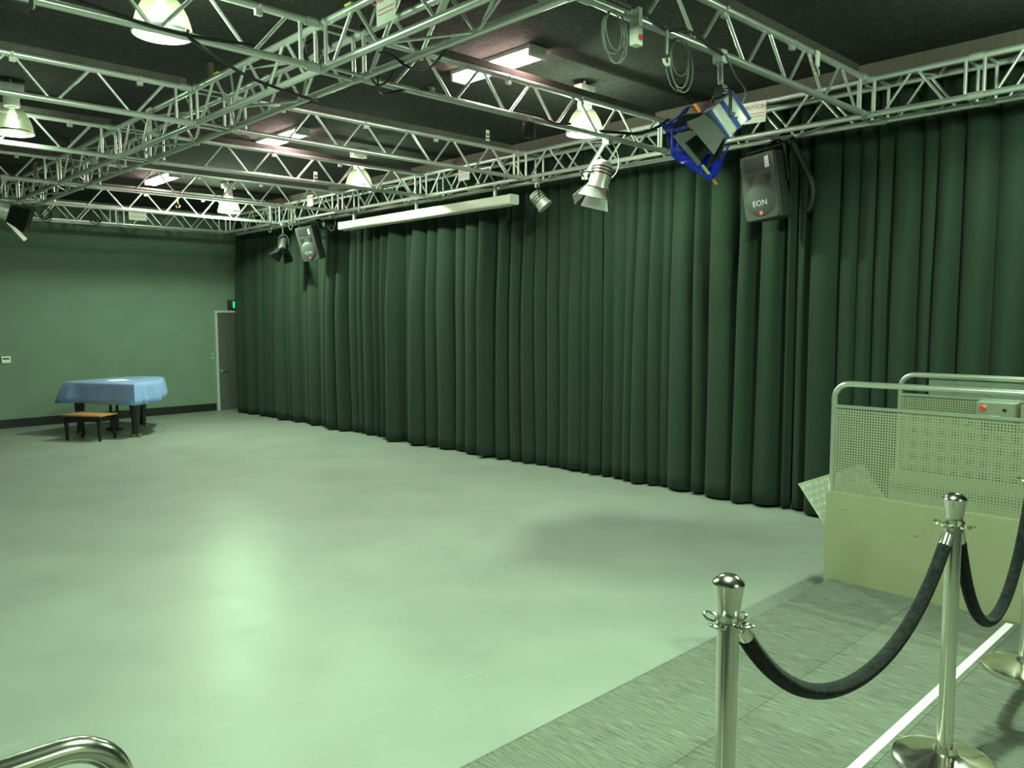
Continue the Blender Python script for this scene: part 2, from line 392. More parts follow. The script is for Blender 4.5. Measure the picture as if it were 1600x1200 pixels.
def boxtruss(name, label, along, a0, a1, b0, b1, bays, group=None, hung=False):
    def pt(s, b, z): return (b, s, z) if along == 'y' else (s, b, z)
    r = thing(name, pt((a0+a1)/2, (b0+b1)/2, ZB), label, 'truss', group)
    for b in (b0, b1):
        for z in (ZB, ZT): tube('chord', pt(a0, b, z), pt(a1, b, z), .025, 'alu', r, 14)
    for s0, s1 in bays:
        n = max(1, round((s1-s0-.3)/.57)); st = (s1-s0-.32)/n
        nb = [s0+.20+st*k for k in range(n+1)]; nt = [s0+.20+st*(k+.5) for k in range(n)]
        for b in (b0, b1):
            zigzag(r, lambda s, t: pt(s, b, ZT if t else ZB), nb, nt)
            for p in (s0+.075,): tube('post', pt(p, b, ZB), pt(p, b, ZT), .015, 'alu', r, 8)
            tube('post', pt(s1-.055, b, ZB), pt(s1-.055, b, ZT), .015, 'alu', r, 8)
        for z in (ZB, ZT):
            zz = [s0+.2+(s1-s0-.32)*k/3 for k in range(4)]
            for k, (p, q) in enumerate(zip(zz, zz[1:])):
                tube('brace', pt(p, (b0, b1)[k % 2], z), pt(q, (b1, b0)[k % 2], z), .0105, 'alu', r, 8)
            for p in (s0+.075, s1-.055): tube('cross_bar', pt(p, b0, z), pt(p, b1, z), .0125, 'alu', r, 8)
        for b in (b0, b1):
            for z in (ZB, ZT): tube('coupler', pt(s0-.05, b, z), pt(s0+.05, b, z), .031, 'alud', r, 10)
    # hangers up to the ceiling
    for s0, s1 in (bays[::2] if hung else []):
        B().box(pt(s0+.0, (b0+b1)/2, (ZT+CEIL)/2), (.05, .05, CEIL-ZT)).box(pt(s0, (b0+b1)/2, ZT), (abs(b1-b0) if along == 'y' else .05, .05 if along == 'y' else abs(b1-b0), .03)).build('hanger', 'strip', r)
    return r
by = [-1.15]+TY+[FY0-.01]; br = [-1.15, .85, 2.03]+TY[1:]+[FY0-.01]
boxtruss('box_truss', 'aluminium box truss running along the top of the black curtains', 'y', -1.15, FY1, RL, RR, list(zip(br, br[1:])), 'box trusses')
boxtruss('box_truss', 'aluminium box truss down the middle of the ceiling with many ladder trusses joining', 'y', -1.15, FY0-.028, CL, CR, list(zip(by, by[1:])), 'box trusses', True)
bx = [-1.0, .9, 2.9, 4.87, RL]
boxtruss('box_truss', 'aluminium box truss crossing in front of the far green wall', 'x', -1.0, RL-.026, FY0, FY1, list(zip(bx, bx[1:])), 'box trusses')

# ================================================================ lamps
def dome_lamp(x, y, label, k=1):
    z = 1.72+H
    r = thing('dome_lamp', (x, y, z), label, 'ceiling lamp', 'high-bay dome lamps')
    T = Matrix.Translation((x, y, z))
    prof = [(.168, 0), (.172, .012), (.165, .05), (.148, .11), (.118, .17), (.085, .215), (.06, .24)]
    B().lathe(prof, T, 40).build('dome', 'dome', r, fixn=True)
    B().lathe([(.168, -.004), (.178, -.004), (.178, .014), (.168, .014), (.168, -.004)], T, 40).build('rim', 'alu', r)
    B().lathe([(0, .235), (.065, .235), (.070, .25), (.062, .36), (.045, .375), (0, .375)], T, 24).build('ballast_housing', 'white', r)
    B().box((x, y, z+.405), (.20, .10, .07)).bevel(.008).build('mounting_box', 'white', r)
    tube('stem', (x, y, z+.43), (x, y, CEIL), .012, 'alud', r)
    B().lathe([(0, .20), (.03, .19), (.045, .13), (.04, .08), (.02, .05), (0, .045)], T, 16).build('bulb', emis('bulb_glow', LAMP_COL, 3), r)
    L = bpy.data.lights.new('lamp_beam', 'AREA'); L.shape = 'DISK'; L.size = .32; L.energy = LAMP_DOWN*k; L.color = LAMP_COL
    o = bpy.data.objects.new('lamp_beam', L); COL.objects.link(o); o.location = (x, y, z+.005); adopt(o, r)
    P = bpy.data.lights.new('lamp_glow', 'POINT'); P.shadow_soft_size = .05; P.energy = LAMP_GLOBE*k; P.color = LAMP_COL
    o = bpy.data.objects.new('lamp_glow', P); COL.objects.link(o); o.location = (x, y, z+.045); adopt(o, r)
for x, y, lb, *k_ in [(1.95, 5.06, 'large glowing dome lamp hanging behind the truss with the black cable', 1.05),
                 (1.92, 8.61, 'glowing dome lamp hanging in front of the truss on the piano side', .25),
                 (5.82, 5.045, 'glowing dome lamp hanging just behind the truss of the silver spotlight', 1.0),
                 (5.94, 9.035, 'glowing dome lamp hanging above the middle of the screen case', .8),
                 (5.78, 12.55, 'glowing dome lamp hanging closest to the far corner of the trusses', 1.65),
                 (1.94, 1.25, 'dome lamp over the front edge of the carpeted platform', 2.2),
                 (5.80, 1.20, 'dome lamp over the steel wheelchair lift', 1.0),
                 (1.94, -2.5, 'dome lamp over the rear of the platform')]:
    dome_lamp(x, y, lb, *k_)
def batten(y, label):
    x = 4.80; L = 1.0
    r = thing('fluorescent_light', (x, y, CEIL), label, 'ceiling light', 'fluorescent ceiling lights')
    B().span((x-.095, y-L/2, CEIL-.035), (x+.095, y+L/2, CEIL)).build('housing', 'white', r)
    B().span((x-.088, y-L/2+.03, CEIL-.085), (x+.088, y+L/2-.03, CEIL-.034)).bevel(.02, 3).build('diffuser', 'tube', r)
    for s in (-1, 1): B().span((x-.09, y+s*(L/2-.014)-.014, CEIL-.09), (x+.09, y+s*(L/2-.014)+.014, CEIL-.0345)).build('end_cap', 'white', r)
for y, lb in [(5.16, 'glowing fluorescent ceiling light crossed by the truss of the silver spotlight'), (8.93, 'glowing fluorescent ceiling light in the middle of the row of three'),
              (12.70, 'glowing fluorescent ceiling light at the far end of the row of three')]: batten(y, lb)

# ================================================================ rope barrier
def stanchion(x, y, label):
    r = thing('rope_stanchion', (x, y, PZ), label, 'stanchion', 'polished rope stanchions'); T = Matrix.Translation((x, y, PZ))
    B().lathe([(0, .0), (.165, 0), (.168, .006), (.166, .020), (.150, .028), (.09, .040), (.04, .052), (.034, .07), (0, .07)], T, 48).build('base', 'chrome', r)
    B().lathe([(0, .04), (.0255, .04), (.0255, .862), (0, .862)], T, 28).build('post', 'chrome', r)
    B().lathe([(0, .855), (.028, .857), (.028, .868), (.027, .870), (.028, .888), (.036, .945), (.038, .951), (.036, .957), (.02, .970), (0, .974)], T, 32).build('crown', 'chrome', r)
    rg = B().lathe([(.026, .842), (.031, .842), (.031, .862), (.026, .862), (.026, .842)], T, 28)
    rg.build('collar', 'chrome', r)
    for a in (0, PI/2, PI, 3*PI/2):
        c = Vector((x+.046*math.cos(a), y+.046*math.sin(a), PZ+.858))
        B().sweep(arc(c, (.018*math.cos(a), .018*math.sin(a), .006), (-.018*math.sin(a), .018*math.cos(a), 0), 0, 2*PI, 14)[:-1], .0035, 6, True).build('ring', 'chrome', r)
ST = [(1.64, .97), (2.965, .89), (4.02, .895)]
stanchion(*ST[0], 'polished steel rope stanchion standing alone at the end of the barrier')
stanchion(*ST[1], 'polished steel rope stanchion with a velvet rope on both sides')
stanchion(*ST[2], 'polished steel rope stanchion closest to the wheelchair lift')
def rope(a, b, zlow, label):
    a, b = Vector((*a, PZ+.835)), Vector((*b, PZ+.835)); d = (b-a).normalized(); a = a+d*.05; b = b-d*.05
    r = thing('velvet_rope', ((a+b)/2).to_tuple()[:2]+(zlow,), label, 'rope', 'black velvet ropes')
    n = 48; pts = []
    kk = 3.2
    for i in range(n+1):
        s = i/n; u = (s-.5)*2; h = (math.cosh(kk*u*.55)-1)/(math.cosh(kk*.55)-1)
        p = a.lerp(b, s); p.z = zlow+(a.z-.004-zlow)*h; pts.append(p)
    B().sweep(pts[1:-1], .0215, 14).build('velvet_cover', 'velvet', r)
    for e0, e1, hk in ((pts[0], pts[2], a), (pts[-1], pts[-3], b)):
        tube('end_ferrule', e0, e1, .020, 'chrome', r, 14)
        B().sweep([e0, e0.lerp(hk, .5)+Vector((0, 0, .012)), hk+Vector((0, 0, .02)), hk-d*.012*(1 if hk is a else -1)+Vector((0, 0, .022))], .005, 6).build('hook', 'chrome', r)
rope(ST[0], ST[1], H-1.062, 'black velvet rope slung from the end stanchion to the middle one')
rope(ST[1], ST[2], H-1.19, 'black velvet rope slung in front of the wheelchair lift panel')

# handrail at the platform steps
hr = thing('handrail', (.36, 1.38, PZ), 'shiny bent steel handrail beside the platform steps', 'handrail')
zr = H-.69; yy = 1.385; xe = .42
pts = [(-1.2, yy, zr), (-.6, yy, zr), (xe-.095, yy, zr)]+[tuple(p) for p in arc((xe-.095, yy, zr-.095), (0, 0, .095), (.095, 0, 0), 0, PI/2, 12)][1:]+[(xe, yy, zr-.3), (xe, yy, PZ)]
B().sweep(pts, .021, 20).build('rail', 'chrome', hr)
tube('rail_post', (-1.0, yy, PZ), (-1.0, yy, zr), .019, 'chrome', hr, 16)
B().lathe([(0, 0), (.05, 0), (.05, .006), (.024, .012), (0, .012)], Matrix.Translation((xe, yy, PZ)), 24).build('floor_flange', 'chrome', hr)

# ================================================================ wheelchair lift
X0, X1 = 4.645, 5.67; YF, YE = 2.105, .62
lf = thing('wheelchair_lift', ((X0+X1)/2, (YF+YE)/2, 0), 'steel wheelchair lift with perforated sides and raised chequer ramp', 'lift')
zp = H-1.042; zpt = H-.528; zrl = H-.393
for k, X in enumerate((X0, X1)):
    t = .035
    B().span((X if k == 0 else X-t, YE, 0), (X+t if k == 0 else X, YF, zp)).bevel(.003, 1).build('side_panel', 'liftp', lf)
    B().span((X+.012, YE, zp), (X+.0145, YF-.045, zpt)).build('perforated_panel', 'perf', lf)
    B().span((X+.004, YE, zpt-.008), (X+.024, YF-.045, zpt+.008)).build('panel_top_edge', 'satin', lf)
    c = (X+.014, YF-.032-.09, zrl-.09)
    p = [(X+.014, YF-.032, zp-.02), (X+.014, YF-.032, zrl-.2)]+[tuple(q) for q in arc(c, (0, .09, 0), (0, 0, .09), 0, PI/2, 10)]+[(X+.014, YE+.2, zrl), (X+.014, YE+.05, zrl)]
    B().sweep(p, .017, 16).build('handrail', 'satin', lf)
    tube('handrail_post', (X+.014, YE+.05, zp-.02), (X+.014, YE+.05, zrl+.017), .017, 'satin', lf, 16)
    for yy_, zz_ in ((YF-.09, zpt-.04), (YF-.09, zpt-.26), (YF-.75, zpt-.04)):
        B().cyl((X+.006, yy_, zz_), (X+.013, yy_, zz_), .008, seg=10).build('bolt', 'satin', lf)
for yy_, zz_ in ((YF-.12, zp-.09), (YF-.52, zp-.17)): B().cyl((X0-.006, yy_, zz_), (X0+.002, yy_, zz_), .007, seg=10).build('bolt', 'satin', lf)
B().span((X0+.036, YE, PZ-.3), (X1-.036, YF-.30, PZ-.26)).build('deck', 'chequer', lf)
a = Vector((X0+.02, 2.292, H-1.033)); b_ = Vector((X0+.02, 1.86, H-1.60)); wv = Vector((.96, 0, 0)); nn = (b_-a).cross(wv).normalized()*.006
B().prism([a, a+wv, b_+wv, b_], nn).bevel(.002, 1).build('ramp_flap', 'chequer', lf)
fu = (b_-a).normalized(); fx = Vector((1, 0, 0)); fl = (b_-a).length; tp = B(); side = -nn.normalized()
for i in range(22):
    for j in range(15):
        c_ = a+fx*(.03+.043*i)+fu*(.03+.045*j)-nn.normalized()*.0005
        if .03+.045*j > fl-.02: continue
        dg_ = (fx+fu*(1 if (i+j) % 2 else -1)).normalized(); dn = dg_.cross(side)
        ctr = c_+side*.0015
        tp.bm.faces.ensure_lookup_table()
        for q_ in (1, -1):
            pts_ = [ctr-dg_*.021, ctr+dn*.009, ctr+dg_*.021, ctr-dn*.009]
        tp.prism(pts_, side*.002)
        tp.prism([p_+nn+nn.normalized()*.002 for p_ in pts_], nn.normalized()*.002)
tp.build('tread_pattern', 'alu', lf)['kind'] = 'stuff'
cb = B().span((X1-.10, 1.36, H-.655), (X1-.005, 1.575, H-.535)).bevel(.004, 1).build('control_box', 'satin', lf)
B().cyl((X1-.10, 1.535, H-.575), (X1-.125, 1.535, H-.575), .016, seg=20).build('stop_button', 'redb', cb)
B().cyl((X1-.10, 1.415, H-.578), (X1-.112, 1.415, H-.578), .010, seg=16).build('key_switch', 'blackm', cb)
B().span((X1-.102, 1.44, H-.64), (X1-.0995, 1.50, H-.618)).build('label_plate', 'sign', cb)
B().span((X1-.02, 1.28, H-.70), (X1-.002, 1.345, H-.545)).build('cover_plate', 'liftp', lf)
B().span((X1+.03, YE, H-.60), (X1+.036, 1.90, H-.40)).build('clear_screen', 'acrylic', lf)

# ================================================================ piano, cover, paper, stool
U = Vector((-.45, .893, 0)).normalized(); W = Vector((U.y, -U.x, 0)); A0 = Vector((4.50, 13.42, 0))
def pl(u, w_, z=0): p = A0+U*u+W*w_; return Vector((p.x, p.y, z))
out = smoothpath([(0, 0), (.0, .25), (.0, .60), (.06, .86), (.26, 1.10), (.42, 1.32), (.55, 1.56), (.72, 1.74), (.96, 1.80), (1.20, 1.74), (1.38, 1.56), (1.46, 1.2), (1.48, .6), (1.50, .25), (1.5, 0)], 8)
def inset(pts, dlt):
    n = len(pts); res = []
    for i in range(n):
        p, c, q = Vector(pts[i-1]), Vector(pts[i]), Vector(pts[(i+1) % n])
        t1, t2 = (c-p).normalized(), (q-c).normalized(); n1, n2 = Vector((t1.y, -t1.x)), Vector((t2.y, -t2.x))
        m = (n1+n2)/max(.5, 1+n1.dot(n2)); res.append((c.x+m.x*dlt, c.y+m.y*dlt))
    return res
out2 = [(p[0], p[1]*.80) for p in [Vector((*q, 0)) if len(q) == 2 else q for q in out]]
# keep the keyboard corners crisp, add points on the keyboard edge
out2 = [p for i, p in enumerate(out2) if p[1] > .07 or i in (0, len(out2)-1)]
out2 = out2+[(1.5-1.5*i/14, 0) for i in range(1, 14)]
area = sum(out2[i-1][0]*out2[i][1]-out2[i][0]*out2[i-1][1] for i in range(len(out2)))
sg = 1 if area > 0 else -1
def ring(off): return inset(out2, off*sg)
gp = thing('grand_piano', pl(.75, .8), 'black grand piano under a blue cover by the far wall', 'piano')
B().prism([pl(u, w_, .60) for u, w_ in ring(-.03)], (0, 0, .27)).build('case', 'pbody', gp)
for (u, w_) in ((.16, .16), (1.34, .16), (.95, 1.12)):
    lg = B(); m4 = basis(U, W, (0, 0, 1), pl(u, w_))
    lg.lathe([(0, .055), (.052, .055), (.058, .10), (.062, .30), (.085, .52), (.10, .56), (.10, .61), (0, .61)], m4 @ Matrix.Rotation(PI/4, 4, 'Z'), 8)
    o = lg.build('leg', 'pbody', gp, angle=20)
    q = B()
    for s in (-1, 1): q.cyl(pl(u+s*.075-.012, w_, .032), pl(u+s*.075+.012, w_, .032), .032, seg=16)
    q.box(pl(u, w_, .055), (.05, .05, .03)).cyl(pl(u-.08, w_, .045), pl(u+.08, w_, .045), .012, seg=8).build('caster', 'brass', o)
ly = B()
for s in (-.07, .07): ly.cyl(pl(.75+s, .30, .10), pl(.75+s, .30, .60), .022, seg=12)
ly.box(pl(.75, .30, .09), (.10, .26, .06), Matrix.Rotation(math.atan2(U.y, U.x)-PI/2, 3, 'Z')).box(pl(.75, .32, .57), (.16, .42, .06), Matrix.Rotation(math.atan2(U.y, U.x)-PI/2, 3, 'Z'))
lo = ly.build('pedal_lyre', 'pbody', gp)
for s in (-.06, 0, .06): B().box(pl(.75+s, .21, .05), (.10, .022, .012), Matrix.Rotation(math.atan2(W.y, W.x), 3, 'Z')).build('pedal', 'brass', lo)
# cover
cv = B(); n = len(out2); rings = []
levels = [(-.045, .895, 0), (-.02, .893, 0), (-.006, .886, 0), (.006, .868, 0), (.012, .82, .25), (.022, .74, .6), (.034, .64, .85), (.048, .545, 1)]
for off, z, fk in levels:
    rr = ring(off); row = []
    for i, (u, w_) in enumerate(rr):
        t = Vector((out2[(i+1) % n][0]-out2[i-1][0], out2[(i+1) % n][1]-out2[i-1][1])).normalized(); nrm = Vector((t.y, -t.x))*sg
        side = 1 if out2[i][1] > .05 else .35
        dd = fk*side*(.020*math.sin(i*1.25+2*math.sin(i*.31))+.010*math.sin(i*.53))
        zz = z
        if fk and out2[i][1] > .56: zz = .88-(.88-z)*.80
        flare = fk*(.07 if (out2[i][1] < .02 and out2[i][0] > 1.2) else 0)
        row.append(cv.bm.verts.new(pl(u+nrm.x*(dd+flare), w_+nrm.y*(dd+flare), zz+.006*fk*math.sin(i*.7))))
    rings.append(row)
for a, b in zip(rings, rings[1:]):
    for i in range(n): cv.bm.faces.new((a[i], a[(i+1) % n], b[(i+1) % n], b[i]))
cv.bm.faces.new(rings[0])
co = tag(cv.build('piano_cover', 'cloth', None, angle=38), 'blue fabric cover draped over the grand piano', 'cover')
co.modifiers.new('t', 'SOLIDIFY').thickness = .003
pm = basis(U, W, (0, 0, 1), pl(.80, .45, .8985))
tag(B().box((0, 0, 0), (.42, .30, .003), Matrix.Rotation(.5, 3, 'Z')).xf(pm).build('paper_sheet', 'paper'), 'white sheet of paper lying on the blue piano cover', 'paper')
# piano stool
sc_ = Vector((3.96, 13.87, 0)); ang = math.radians(-56)
sx, sy = Vector((math.cos(ang), math.sin(ang), 0)), Vector((-math.sin(ang), math.cos(ang), 0))
stl = thing('piano_stool', sc_, 'dark piano stool with brown wooden seat in front of the piano', 'stool')
SM = basis(sx, sy, (0, 0, 1), sc_)
B().box((0, 0, .405), (.70, .42, .028)).bevel(.008).xf(SM).build('seat', 'wood', stl)
ap = B(); ap.box((0, .17, .35), (.60, .02, .085)); ap.box((0, -.17, .35), (.60, .02, .085)); ap.box((.30, 0, .35), (.02, .34, .085)); ap.box((-.30, 0, .35), (.02, .34, .085))
ap.xf(SM).build('apron', 'pbody', stl)
for i in (-1, 1):
    for j in (-1, 1): B().lathe([(0, 0), (.022, 0), (.036, .34), (.036, .39), (0, .39)], SM @ Matrix.Translation((i*.30, j*.17, 0)) @ Matrix.Rotation(PI/4, 4, 'Z'), 4).build('leg', 'pbody', stl, angle=20)

# ================================================================ back wall fittings
th = thing('thermostat', (3.355, BACK, H-.698), 'small white thermostat box on the green back wall', 'thermostat')
B().span((3.285, BACK-.03, H-.76), (3.425, BACK, H-.64)).bevel(.006).build('housing', 'white', th)
B().span((3.305, BACK-.032, H-.695), (3.405, BACK-.029, H-.665)).build('display', 'black', th)
sw = thing('wall_switch', (7.085, BACK, H-.75), 'two small switch buttons on the wall beside the door', 'switch')
B().cyl((7.085, BACK, H-.72), (7.085, BACK-.015, H-.72), .022).build('button', 'alud', sw); B().cyl((7.09, BACK, H-.80), (7.09, BACK-.015, H-.80), .026).build('button', 'alud', sw)
ex = thing('exit_sign', (7.64, BACK, H+.31), 'black exit sign with glowing green running figure above the door', 'exit sign')
x0, x1, z0, z1 = 7.45, 7.87, H+.205, H+.405
B().span((x0, BACK-.07, z0), (x1, BACK, z1)).bevel(.005).build('housing', 'black', ex)
B().span((x0+.09, BACK-.075, z0+.03), (x1-.02, BACK-.069, z1-.03)).build('panel', 'green', ex)
m_ = basis((1, 0, 0), (0, 0, 1), (0, -1, 0), (x0+.19, BACK-.077, (z0+z1)/2))
pg = B(); pg.cyl((.01, .05, 0), (.01, .05, .002), .014, seg=12); pg.prism([(-.02, .035, 0), (.02, .035, 0), (.012, -.01, 0), (-.022, -.01, 0)], (0, 0, .002))
pg.prism([(-.022, -.01, 0), (-.005, -.01, 0), (-.04, -.06, 0), (-.06, -.055, 0)], (0, 0, .002)); pg.prism([(-.008, -.01, 0), (.012, -.01, 0), (.045, -.055, 0), (.03, -.06, 0)], (0, 0, .002))
pg.prism([(.018, .03, 0), (.06, .0, 0), (.05, -.012, 0), (.014, .012, 0)], (0, 0, .002)); pg.prism([(-.02, .03, 0), (-.06, .0, 0), (-.05, -.012, 0), (-.016, .012, 0)], (0, 0, .002))
pg.xf(m_).build('running_figure', 'exitw', ex)

# ================================================================ caution signs
def caution(p, n, wd, hg, label, tilt=0):
    n = Vector(n); z = Vector((0, 0, 1)); x = z.cross(n).normalized()
    m0 = basis(x, z, n, p) @ Matrix.Rotation(tilt, 4, 'Z')
    r = thing('caution_sign', p, label, 'sign', 'caution signs on the trusses')
    B().box((0, 0, 0), (wd, hg, .004)).xf(m0).build('board', 'sign', r)
    text('CAUTION', hg*.30, m0 @ Matrix.Translation((0, hg*.24, .0035)), 'red', r)
    for i, f in enumerate((.86, .80)):
        B().box((0, -hg*(.06+.13*i), .003), (wd*f, hg*.035, .002)).xf(m0).build('text_line', 'red', r)
caution((RL-.03, 3.865, H+1.868), (-1, 0, 0), .25, .19, 'pale caution sign on the wall truss beside the blue spotlight', -.04)
caution((CL-.03, 4.05, H+1.85), (-1, 0, 0), .19, .20, 'pale caution sign on the middle truss closest to the big dome lamp')
caution((CL-.03, 7.87, H+1.86), (-1, 0, 0), .13, .22, 'pale caution sign on the middle truss where a ladder truss joins')
caution((CL-.03, 11.85, H+1.93), (-1, 0, 0), .17, .20, 'pale caution sign on the middle truss at the piano end')
caution((RL-.03, 7.95, H+1.84), (-1, 0, 0), .22, .15, 'pale caution sign on the wall truss above the screen case')
caution((RL-.03, 11.80, H+1.92), (-1, 0, 0), .18, .18, 'pale caution sign on the wall truss above the far loudspeaker')
caution((5.17, FY0-.03, H+1.83), (0, -1, 0), .30, .17, 'pale caution sign on the truss crossing before the far wall')

# ================================================================ projector screen case
ps = thing('screen_case', (RR-.05, 9.3, H+1.46), 'long cream projector screen case hung under the wall truss', 'projector screen')
xa, ya, yb, zc = 7.0, 7.21, 11.15, H+1.465
sec = [(-.075, -.045), (-.06, -.06), (.06, -.06), (.075, -.045), (.075, .05), (.065, .06), (-.065, .06), (-.075, .05)]
B().prism([(xa+u, ya+.03, zc+v) for u, v in sec], (0, yb-ya-.06, 0)).build('casing', 'case', ps)
for y in (ya, yb-.03): B().prism([(xa+u*1.04, y, zc+v*1.04) for u, v in sec], (0, .03, 0)).build('end_cap', 'white', ps)
B().cyl((xa, ya+.05, zc-.068), (xa, yb-.05, zc-.068), .011, seg=10).build('bottom_bar', 'alud', ps)
for y in (ya+.35, 9.2, yb-.35): B().span((xa-.015, y-.02, zc+.06), (xa+.015, y+.02, ZB+.03)).build('hanger', 'alud', ps)

# ================================================================ loudspeakers
def loudspeaker(c, face, up_tilt, label, hang, sc=1.0, rollz=0):
    """c centre, face horizontal direction of the front, tilted down by up_tilt"""
    r = thing('loudspeaker', c, label, 'loudspeaker', 'loudspeakers hung from the wall truss')
    f = Vector(face).normalized(); sd = f.cross(Vector((0, 0, 1))).normalized()
    m0 = basis(sd, f, Vector((0, 0, 1)), c) @ Matrix.Rotation(-up_tilt, 4, 'X') @ Matrix.Rotation(rollz, 4, 'Y') @ Matrix.Scale(sc, 4)
    b = B()   # local: x right-left, y forward, z up
    pts = [(-.19, .15), (.19, .15), (.17, -.05), (.10, -.16), (-.10, -.16), (-.17, -.05)]
    b.prism([(x, y, -.31) for x, y in pts], (0, 0, .62)); b.bevel(.018, 3); b.xf(m0).build('cabinet', 'cabinet', r)
    fr = B(); rc = [(sx_*(.135+.045*math.cos(t_)), sz_*(.255+.045*math.sin(t_))) for sx_, sz_, ts in ((1, 1, (0, 1, 2, 3)), (-1, 1, (3, 2, 1, 0)), (-1, -1, (0, 1, 2, 3)), (1, -1, (3, 2, 1, 0))) for t_ in [k_*PI/6 for k_ in ts]]
    fr.prism([(x_, .140, z_) for x_, z_ in rc], (0, .022, 0)); fr.xf(m0).build('front_baffle', 'cabinet', r)
    hn = B(); hn.prism([(-.13, .163, .15), (.13, .163, .15), (.13, .163, .27), (-.13, .163, .27)], (0, .003, 0)).xf(m0).build('horn_mouth', 'rubber', r)
    B().prism([(-.13, .167, .16), (-.085, .167, .16), (-.085, .167, .26), (-.13, .167, .27)], (0, .002, 0)).xf(m0).build('horn_flare', 'alud', r)
    for s in (-1, 1):
        B().prism([(s*.05, .163, .10), (s*.12, .163, .115), (s*.13, .163, .07), (s*.09, .163, .02)][::s], (0, .004, 0)).xf(m0).build('port', 'rubber', r)
    g = B().lathe([(0, .020), (.10, .017), (.152, .006), (.160, 0), (0, 0)], m0 @ Matrix.Translation((0, .162, -.12)) @ Matrix.Rotation(-PI/2, 4, 'X'), 40).build('woofer_grille', 'grille', r)
    text('EON', .075, m0 @ Matrix.Translation((0, .182, -.155)) @ Matrix.Rotation(PI, 4, 'Z') @ Matrix.Rotation(PI/2, 4, 'X'), 'alud', g)
    B().box((0, .174, -.245), (.032, .012, .036)).xf(m0).build('badge', 'badge', g)
    yk = B()
    for s in (-1, 1):
        p0 = m0 @ Vector((s*.20, -.02, .02)); p1 = m0 @ Vector((s*.20, -.02, .36)); yk.cyl(p0, p1, .012, seg=8)
    yk.cyl(m0 @ Vector((-.20, -.02, .36)), m0 @ Vector((.20, -.02, .36)), .012, seg=8); yk.build('yoke', 'blackm', r)
    top = m0 @ Vector((0, -.02, .36))
    B().cyl(top, hang, .017, seg=10).box(hang, (.07, .09, .075)).build('hanging_clamp', 'blackm', r)
    return m0
loudspeaker((7.02, 3.81, H+1.215), (-1, .05, 0), .10, 'large black loudspeaker with round grille hung from the wall truss', Vector((RR, 3.80, ZB)), .98, .09)
loudspeaker((6.98, 12.05, H+1.27), (-.75, -.35, 0), .25, 'far black loudspeaker hung from the wall truss beside a small spotlight', Vector((RR, 12.05, ZB)), .92, .12)
tr_ = tag(B().sweep(smoothpath([(7.05, 3.62, ZB-.03), (7.10, 3.52, H+1.40), (7.14, 3.44, H+1.20), (7.16, 3.45, H+1.05), (7.17, 3.50, H+.98)], 8), .035, 8).build('speaker_cable', 'rubber'), 'black bundled cable hanging behind the large loudspeaker', 'cable')

# ================================================================ spotlights
def spotlight(c, d, hang, label, col='silver', doors='doorw', L=.26, R=.085, roll=0, door_len=.16, cols=None):
    """body centre c, beam direction d, hung by a pole from hang"""
    r = thing('spotlight', c, label, 'spotlight', None); m0 = aim(c, d, roll)
    b = B().lathe([(0, -L/2), (R*.7, -L/2), (R*.95, -L/2+.03), (R, -L/2+.05), (R, L/2-.03), (R*1.12, L/2-.03), (R*1.12, L/2), (0, L/2)], m0, 20); b.build('body', col, r)
    for k in range(3):
        z = -L/2+.06+k*.03
        B().lathe([(R, z), (R*1.06, z), (R*1.06, z+.010), (R, z+.010)], m0, 20).build('cooling_fin', 'blackm', r)
    B().lathe([(0, L/2-.012), (R*.9, L/2-.006), (R*.9, L/2+.002), (0, L/2+.010)], m0, 20).build('lens', 'acrylic', r)
    yk = B(); pv = R*1.22
    top = -L*.05
    P = [(pv, 0, -.02), (pv, 0, 0)]
    upv = (m0.to_3x3().inverted() @ (Vector(hang)-Vector(c))); upv.z = 0 if abs(upv.normalized().z) > .95 else upv.z
    upv = upv.normalized(); ax = upv.cross(Vector((0, 0, 1))).normalized() if abs(upv.z) < .95 else Vector((1, 0, 0))
    pth = [ax*pv, ax*pv+upv*R*.6]+[ax*pv*math.cos(t)+upv*(R*.9+pv*math.sin(t)) for t in [PI*i/12 for i in range(1, 12)]]+[-ax*pv+upv*R*.6, -ax*pv]
    yk.sweep([m0 @ p for p in pth], .009, 8); yk.build('yoke', 'blackm', r)
    yt = m0 @ (upv*(R*.9+pv))
    B().cyl(yt, hang, .014, seg=12).box(yt, (.04, .04, .05)).build('drop_pole', col if col != 'blue' else 'alu', r)
    B().box(hang, (.06, .07, .08)).build('hook_clamp', 'alud', r)
    if doors:
        fr = R*1.12
        B().box((0, 0, L/2+.008), (2*fr, 2*fr, .012)).xf(m0).build('door_frame', doors, r)
        for k, (ang, ln) in enumerate(((0, door_len), (PI/2, door_len*1.1), (PI, door_len), (3*PI/2, door_len*1.1))):
            op = .55
            mm = m0 @ Matrix.Rotation(ang, 4, 'Z') @ Matrix.Translation((fr, 0, L/2+.014)) @ Matrix.Rotation(op, 4, 'Y')
            B().prism([(0, -fr*.9, 0), (0, fr*.9, 0), (0, fr*1.25, ln), (0, -fr*1.25, ln)], (.004, 0, 0)).xf(mm).build('barn_door', (cols or [doors]*4)[k], r)
    return r, m0
spotlight((5.80, 4.83, H+1.30), (-.28, .10, -.95), (5.90, 4.833, ZB-.025), 'silver spotlight with barn doors hanging from a ladder truss before the curtain', 'silver', 'doorw', .27, .095, .6, .13, ['doorw', 'sign', 'sign', 'blackm'])
spotlight((6.86, 6.64, H+1.38), (.35, -.55, -.75), (6.86, 6.70, ZB-.025), 'small grey par can hung at the near end of the screen case', 'alud', None, .22, .085)
spotlight((6.86, 12.80, H+1.28), (-.35, -.25, -.9), (6.86, 12.82, ZB-.025), 'dark spotlight with closed barn doors hung beside the far loudspeaker', 'cabinet', 'blackm', .22, .08, .4, .15)
